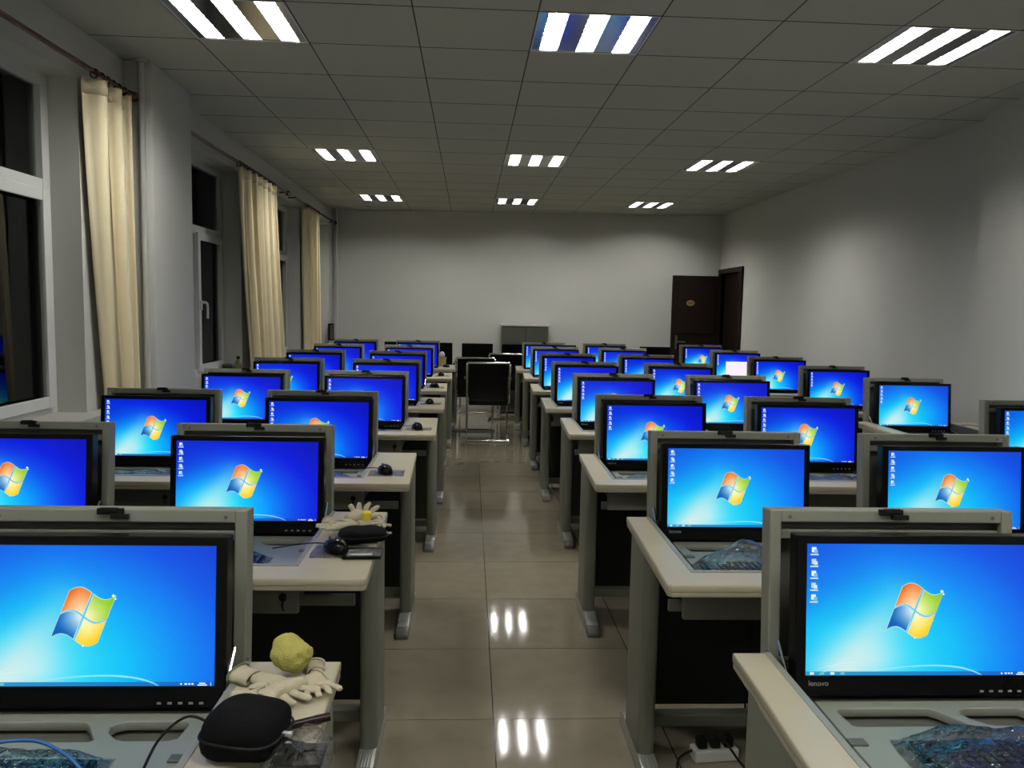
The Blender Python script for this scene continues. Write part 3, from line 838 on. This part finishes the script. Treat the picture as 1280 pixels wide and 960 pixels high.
# ------------------------------------------------------------------ gloves and small things
def make_glove(name, loc, rz, scale, label, group, curl=.0, cuff_m='hem', twist=0, crumple=.0025, bend=0):
    root = empty(name, loc, rz, label, 'glove', group)
    vs = [(0, 0, .014), (.035, 0, .017), (.075, .002, .018), (.105, .002, .016)]
    ed = [(0, 1), (1, 2), (2, 3)]; rad = [(.036, .012), (.034, .014), (.042, .015), (.036, .012)]
    rad = [(b, a) for a, b in rad]
    rad = [(max(r2), max(r2)) for r2 in rad]
    rad = [.026, .025, .028, .024]
    def chain(i0, pts, rs):
        i = i0
        for p, r_ in zip(pts, rs):
            vs.append(p); rad.append(r_); ed.append((i, len(vs)-1)); i = len(vs)-1
    for q, (oy, ln) in enumerate(((-.036, .060), (-.012, .072), (.013, .068), (.036, .052))):
        a = curl*(.6+.25*q)
        dx, dz = math.cos(a), math.sin(a)
        b = (oy*.35)
        chain(3, [(.122, oy*.9, .014), (.122+ln*.5*dx, oy*1.15+b*.3, .014+ln*.5*dz), (.122+ln*dx, oy*1.3+b*.6, .012+ln*dz*.7)], (.0125, .0115, .009))
    chain(2, [(.075, -.042, .014), (.098, -.062, .014), (.118, -.072, .013)], (.015, .0125, .010))
    T = Matrix.Diagonal((scale, scale, scale*(.62 if curl < .4 else .85), 1))
    if bend:
        vs = [(x*math.cos(bend*x*8)+0, y+x*math.sin(bend*x*8), z) for x, y, z in vs]
    me = skin('hand_part', vs, ed, rad, M['glove'], 2, crumple, T)
    mz = min(v.co.z for v in me.vertices); me.transform(Matrix.Translation((0, 0, -mz)))
    link('hand_part', me, root)
    c = MB(); n = 28
    for i, (x, rr) in enumerate(((.004, .028), (-.012, .027), (-.028, .029), (-.040, .031))): pass
    vs2 = []; fs2 = []; prof = [(.006, .024), (-.006, .026), (-.02, .025), (-.034, .027), (-.046, .030)]
    for x, rr in prof:
        for k in range(n):
            r_ = rr*(1+.05*(-1)**k); a = 2*PI*k/n
            vs2.append((x*scale, r_*1.15*math.cos(a)*scale, (max(-.55, math.sin(a))*r_*.62+.0155)*scale))
    for i in range(len(prof)-1):
        for k in range(n): fs2.append((i*n+k, i*n+(k+1) % n, (i+1)*n+(k+1) % n, (i+1)*n+k))
    cf = MB().add(vs2, fs2).build('ribbed_cuff', M['glove'], root, smooth='full')
    zz = min(v[2] for v in vs2); cf.location.z = -zz+.001
    md = cf.modifiers.new('t', 'SOLIDIFY'); md.thickness = .002
    hm = MB().tube([(prof[-1][0]*scale, .031*1.15*math.cos(2*PI*k/n)*scale, (max(-.55, math.sin(2*PI*k/n))*.031*.62+.0155)*scale) for k in range(n)], .0022, 6, closed=True).build('cuff_hem', M[cuff_m], root, smooth='full')
    hm.location.z = -zz+.002
    return root
G1 = 'cotton work gloves on the window-side desks'
make_glove('glove', (-.405, 1.500, .7505), -.52, .80, 'cream cotton glove with green-hemmed cuff lying beside the black pouch', G1, .1)
make_glove('glove', (-.300, 1.475, .7505), -2.35, .74, 'cream cotton glove with curled fingers, between yellow roll and pen', G1, .5, 'glove', crumple=.004)
make_glove('glove', (-.292, 1.535, .7505), -1.25, .60, 'crumpled cream glove near the aisle edge of the nearest window-side desk', G1, .2, 'glove', crumple=.004)
# yellow rolled knit
vs = [(-.030, 0, .036), (-.006, .002, .036), (.020, 0, .030), (.046, -.003, .022)]
me = skin('yellow_roll', vs, [(0, 1), (1, 2), (2, 3)], [.034, .038, .035, .028], M['yarn'], 3, .0042)
mz = min(v.co.z for v in me.vertices); me.transform(Matrix.Translation((0, 0, -mz)))
yr = empty('rolled_glove', (-.345, 1.535, .760), -.45, 'pale yellow knitted glove rolled into a ball on the nearest window-side desk', 'glove')
link('knit_roll', me, yr)
# pouch
def pouch(loc, rz, sx, sy, sz, label, zipper=True):
    root = empty('pouch', loc, rz, label, 'pouch')
    vs = []; fs = []; nu, nv = 28, 14
    for j in range(nv+1):
        ph = -PI/2+PI*j/nv
        for i in range(nu):
            a = 2*PI*i/nu
            cc = lambda v, e: math.copysign(abs(v)**e, v)
            x = sx*cc(math.cos(ph), .45)*cc(math.cos(a), .55); y = sy*cc(math.cos(ph), .45)*cc(math.sin(a), .55)
            z = sz*cc(math.sin(ph), .8)
            d = NZ.noise(Vector((x, y, z))*22)*.006
            vs.append((x+d, y+d, z+d*.6))
    for j in range(nv):
        for i in range(nu): fs.append((j*nu+i, j*nu+(i+1) % nu, (j+1)*nu+(i+1) % nu, (j+1)*nu+i))
    mz = min(v[2] for v in vs); vs = [(a, b, c-mz) for a, b, c in vs]
    MB().add(vs, fs).build('cloth_body', M['fab'], root, smooth='full')
    if zipper:
        z = [(sx*1.0*math.copysign(abs(math.cos(t))**.55, math.cos(t)), sy*1.0*math.copysign(abs(math.sin(t))**.55, math.sin(t)), -mz) for t in [2*PI*k/40 for k in range(40)]]
        MB().tube(z, .0022, 6, closed=True)  .build('zip', M['blkm'], root, smooth='full')
        MB().box(sx-.004, sx+.012, -.004, .004, -mz-.003, -mz+.002).build('zip_pull', M['silver'], root)
pouch((-.350, 1.262, .7505), -.25, .066, .058, .038, 'black zipped cloth pouch lying beside the nearest monitor, window side')
pouch((-.318, 2.44, .7505), .2, .075, .048, .020, 'flat black pouch under the gloves on the second window-side desk')
# pen
pn = empty('marker_pen', (-.268, 1.338, .7585), .45, 'short dark plum marker pen between the pouch and the desk edge', 'pen')
MB().tube([(-.036, 0, 0), (.012, 0, 0)], .0072, 14).build('barrel', M['plum'], pn, smooth=True)
MB().tube([(.012, 0, 0), (.038, 0, 0)], [.0078, .0074], 14).build('pen_cap', M['plum'], pn, smooth=True)
MB().tube([(-.042, 0, 0), (-.036, 0, 0)], .005, 10).build('pen_end', M['silver'], pn, smooth=True)
# shiny bag on nearest desk with black package inside
o = link('plastic_bag', bag_mesh(.058, .050, .012, 31, 'plastic_bag', .016, 26)); o.location = (-.262, 1.235, .7505)
tag(o, 'shiny crumpled plastic bag below the pouch at the near desk corner', 'plastic bag')
o = MB().box(-.040, .040, -.034, .034, 0, .009).build('mouse_package', M['blk'], bevel=.003); o.location = (-.262, 1.235, .7507)
tag(o, 'flat black package inside the shiny bag at the near desk corner', 'package')
# second window-side desk
make_glove('glove', (-.43, 2.62, .7505), -.35, .78, 'cream glove pointing along the second window-side desk, beside its monitor', G1, .25, 'glove')
make_glove('glove', (-.385, 2.56, .766), 1.25, .85, 'cream glove with raised fingers on the pile, second window-side desk', G1, 1.1, 'glove')
make_glove('glove', (-.34, 2.50, .778), 3.6, .70, 'cream glove lying on top of the flat black pouch, second row', G1, .3, 'glove')
make_glove('glove', (-.300, 2.66, .7505), -1.3, .55, 'small crumpled white glove at the aisle corner of the second desk', G1, .2, 'glove', crumple=.005)
o = MB().lathe([(.0, 0), (.016, 0), (.017, .012), (.014, .022), (.006, .027), (0, .027)], 18).build('yellow_cap', M['yellow'], smooth=True); o.location = (-.318, 2.52, .798)
tag(o, 'small round yellow cap among the gloves on the second window-side desk', 'cap')
bx = empty('flat_box', (-.30, 2.300, .7505), .02, 'flat black glossy box with a silver strip at the second desk edge', 'box')
MB().box(-.055, .055, -.045, .045, 0, .010).build('box_body', M['blk'], bx, bevel=.002)
MB().box(-.035, .030, -.034, -.020, .0100, .0108).build('silver_strip', M['silver'], bx)
# power strip below second door-side desk
ps = empty('power_strip', (.83, 2.50, 0), .1, 'white power strip with black plugs on the floor under a desk', 'power strip')
MB().box(-.075, .075, -.03, .03, .001, .04).build('strip_body', M['wht'], ps, bevel=.005)
for q in (-.045, 0.0, .045):
    MB().box(q-.016, q+.016, -.018, .018, .041, .078).build('plug', M['blkm'], ps, bevel=.006)
cable([(.83, 2.50, .085), (.84, 2.42, .10), (.90, 2.38, .03), (.98, 2.45, .006), (1.02, 2.55, .006), (.98, 2.64, .10), (1.0, 2.66, .40)], .004, M['blkm'], 'black mains cable looping up from the power strip')
cable([(.76, 2.50, .03), (.70, 2.46, .02), (.69, 2.38, .006), (.75, 2.30, .006), (.84, 2.29, .006), (.92, 2.33, .006)], .004, M['blkm'], 'black mains cable coiled on the floor before the power strip')
# side knob on the second door-side desk
# ------------------------------------------------------------------ cup, bottle, box on sill
cx_, cy_ = W(-.40, 9.86)
cp = empty('paper_cup', (cx_, cy_, .7505), 0, 'tan paper cup holding a crumpled white glove on the last window-side desk', 'cup')
MB().lathe([(0, 0), (.040, 0), (.050, .11), (.052, .112), (.047, .112), (.038, .006), (0, .006)], 20).build('cup_body', M['cup'], cp, smooth=True)
me = skin('tissue', [(0, 0, .10), (-.01, 0, .14), (-.03, .0, .165), (.02, .01, .16), (0.0, -.01, .18)], [(0, 1), (1, 2), (1, 3), (1, 4)], [.034, .034, .022, .018, .018], M['tissue'], 2, .006)
t = link('crumpled_glove', me); t.location = (cx_, cy_, .7515)
tag(t, 'crumpled white glove stuffed in the tan paper cup', 'glove')
bt = empty('bottle', (-1.985, 7.02, .8655), 0, 'small olive bottle standing on the sill beside the wide curtain', 'bottle')
MB().lathe([(0, 0), (.03, 0), (.032, .01), (.032, .09), (.014, .115), (.013, .13), (0, .13)], 18).build('bottle_body', M['bottle'], bt, smooth=True)
MB().lathe([(0, .13), (.015, .13), (.015, .15), (0, .15)], 14).build('bottle_cap', M['blkm'], bt, smooth=True)
sb = empty('small_box', (-2.00, 6.80, .8655), 0, 'small dark box on the sill beside the olive bottle', 'box')
MB().box(-.04, .04, -.05, .05, 0, .10).build('box_body', M['dark'], sb, bevel=.004)
MB().box(-.041, .041, -.051, .051, .085, .103).build('box_lid', M['greyd'], sb, bevel=.003)

# ------------------------------------------------------------------ chairs
def make_chair(high):
    root = empty('office_chair' if high else 'visitor_chair')
    w2 = .215; hb = .98 if high else .875
    # faces -y is the back (seen from the room front): seat extends to +y? the back stands nearest the camera
    b = MB(); n = 8; vs = []; fs = []
    z0 = .45 if high else .40
    for i in range(n+1):
        t = i/n; z = z0+(hb-z0)*t; y = -.20-.07*t**1.5+.02*math.sin(PI*t)
        for (x, yy) in ((-w2, -.012), (w2, -.012), (w2, .016), (-w2, .016)): vs.append((x, y+yy, z))
    for i in range(n):
        for k in range(4): fs.append((4*i+k, 4*i+(k+1) % 4, 4*i+4+(k+1) % 4, 4*i+4+k))
    fs += [(3, 2, 1, 0), (4*n, 4*n+1, 4*n+2, 4*n+3)]
    b.add(vs, fs).build('backrest', M['leather'], root, bevel=.008, smooth=True)
    MB().box(-w2, w2, -.21, .25, .42, .475).build('seat', M['leather'], root, bevel=.018, smooth=True)
    f = []
    for s in (-1, 1):
        x = s*(w2+.018)
        pts = smooth_path(([] if high else [(x, -.285, hb-.01)])+[(x, -.235, .66), (x, -.20, .45), (x, .0, .435), (x, .22, .43), (x, .26, .36), (x, .25, .04), (x, .22, .014), (x, 0, .014), (x, -.26, .014)], 5)
        MB().tube(pts, .0125, 10).build('side_frame', M['chrome'], root, smooth='full')
        pts = smooth_path([(x, -.235, .655), (x+s*.01, -.10, .668), (x+s*.01, .12, .655), (x, .19, .60), (x, .215, .44)], 5)
        MB().tube(pts, .011, 8).build('arm_frame', M['chrome'], root, smooth='full')
        MB().box(x-.022+s*.01, x+.022+s*.01, -.17, .12, .668, .692).build('armrest', M['leather'], root, bevel=.008, smooth=True)
    if not high:
        MB().tube([(-w2-.018, -.283, hb), (w2+.018, -.283, hb)], .013, 10).build('top_rail', M['chrome'], root, smooth=True)
    MB().tube([(-w2-.018, -.25, .014), (w2+.018, -.25, .014)], .0115, 8).build('cross_bar', M['chrome'], root, smooth=True)
    return root
vc = make_chair(False); hc_ = make_chair(True)
V = [((.215, 9.02), 0, 'chrome-framed black chair standing foremost in the centre aisle'),
     ((.075, 9.80), .0, 'chrome-framed black chair behind the foremost aisle chair, window side'),
     ((.53, 10.72), -.12, 'chrome-framed black chair behind the foremost aisle chair, door side')]
for i, ((x, y), rz, lab) in enumerate(V):
    o = vc if i == 0 else copy_tree(vc); o.location = (x, y, 0); o.rotation_euler = (0, 0, rz)
    tag(o, lab, 'chair', 'chrome-framed chairs in the aisle')
HX = [(-1.60, 11.50, 'at the window end of the line'), (-.97, 11.50, 'second from the window end'), (-.44, 11.45, 'third from the window end, behind the paper cup'),
      (.11, 11.40, 'directly behind the aisle chairs'), (.66, 11.35, 'standing in front of the grey cabinet'), (1.27, 11.35, 'next beyond the cabinet chair towards the door'), (2.57, 11.28, 'beside the open dark door')]
for i, (x, y, lab) in enumerate(HX):
    o = hc_ if i == 0 else copy_tree(hc_); o.location = (x, y, 0); o.rotation_euler = (0, 0, random.uniform(-.05, .05))
    tag(o, 'high-backed black chair by the back wall, '+lab, 'chair', 'high-backed black chairs along the back wall')
# cabinet
cb = empty('cabinet', (.81, 11.86, 0), 0, 'grey two-door metal cabinet with pale top against the back wall', 'cabinet')
MB().box(-.335, .335, -.19, .17, 0, 1.215).build('body', M['cab'], cb, bevel=.004)
MB().box(-.36, .36, -.215, .18, 1.215, 1.245).build('cabinet_top', M['cabtop'], cb, bevel=.004)
for s in (-1, 1):
    dd = MB().box(min(s*.006, s*.325), max(s*.006, s*.325), -.205, -.191, .05, 1.195).build('cabinet_door', M['cab'], cb, bevel=.003)
    MB().box(s*.035-.006, s*.035+.006, -.222, -.205, .62, .74).build('door_handle', M['chrome'], dd, bevel=.002)

# ------------------------------------------------------------------ render settings
S.view_settings.view_transform = 'Standard'; S.view_settings.look = 'None'; S.view_settings.gamma = 1
S.view_settings.use_curve_mapping = False
S.view_settings.exposure = 0
S.cycles.use_denoising = True
S.cycles.max_bounces = 8; S.cycles.transparent_max_bounces = 12
S.cycles.sample_clamp_indirect = 4
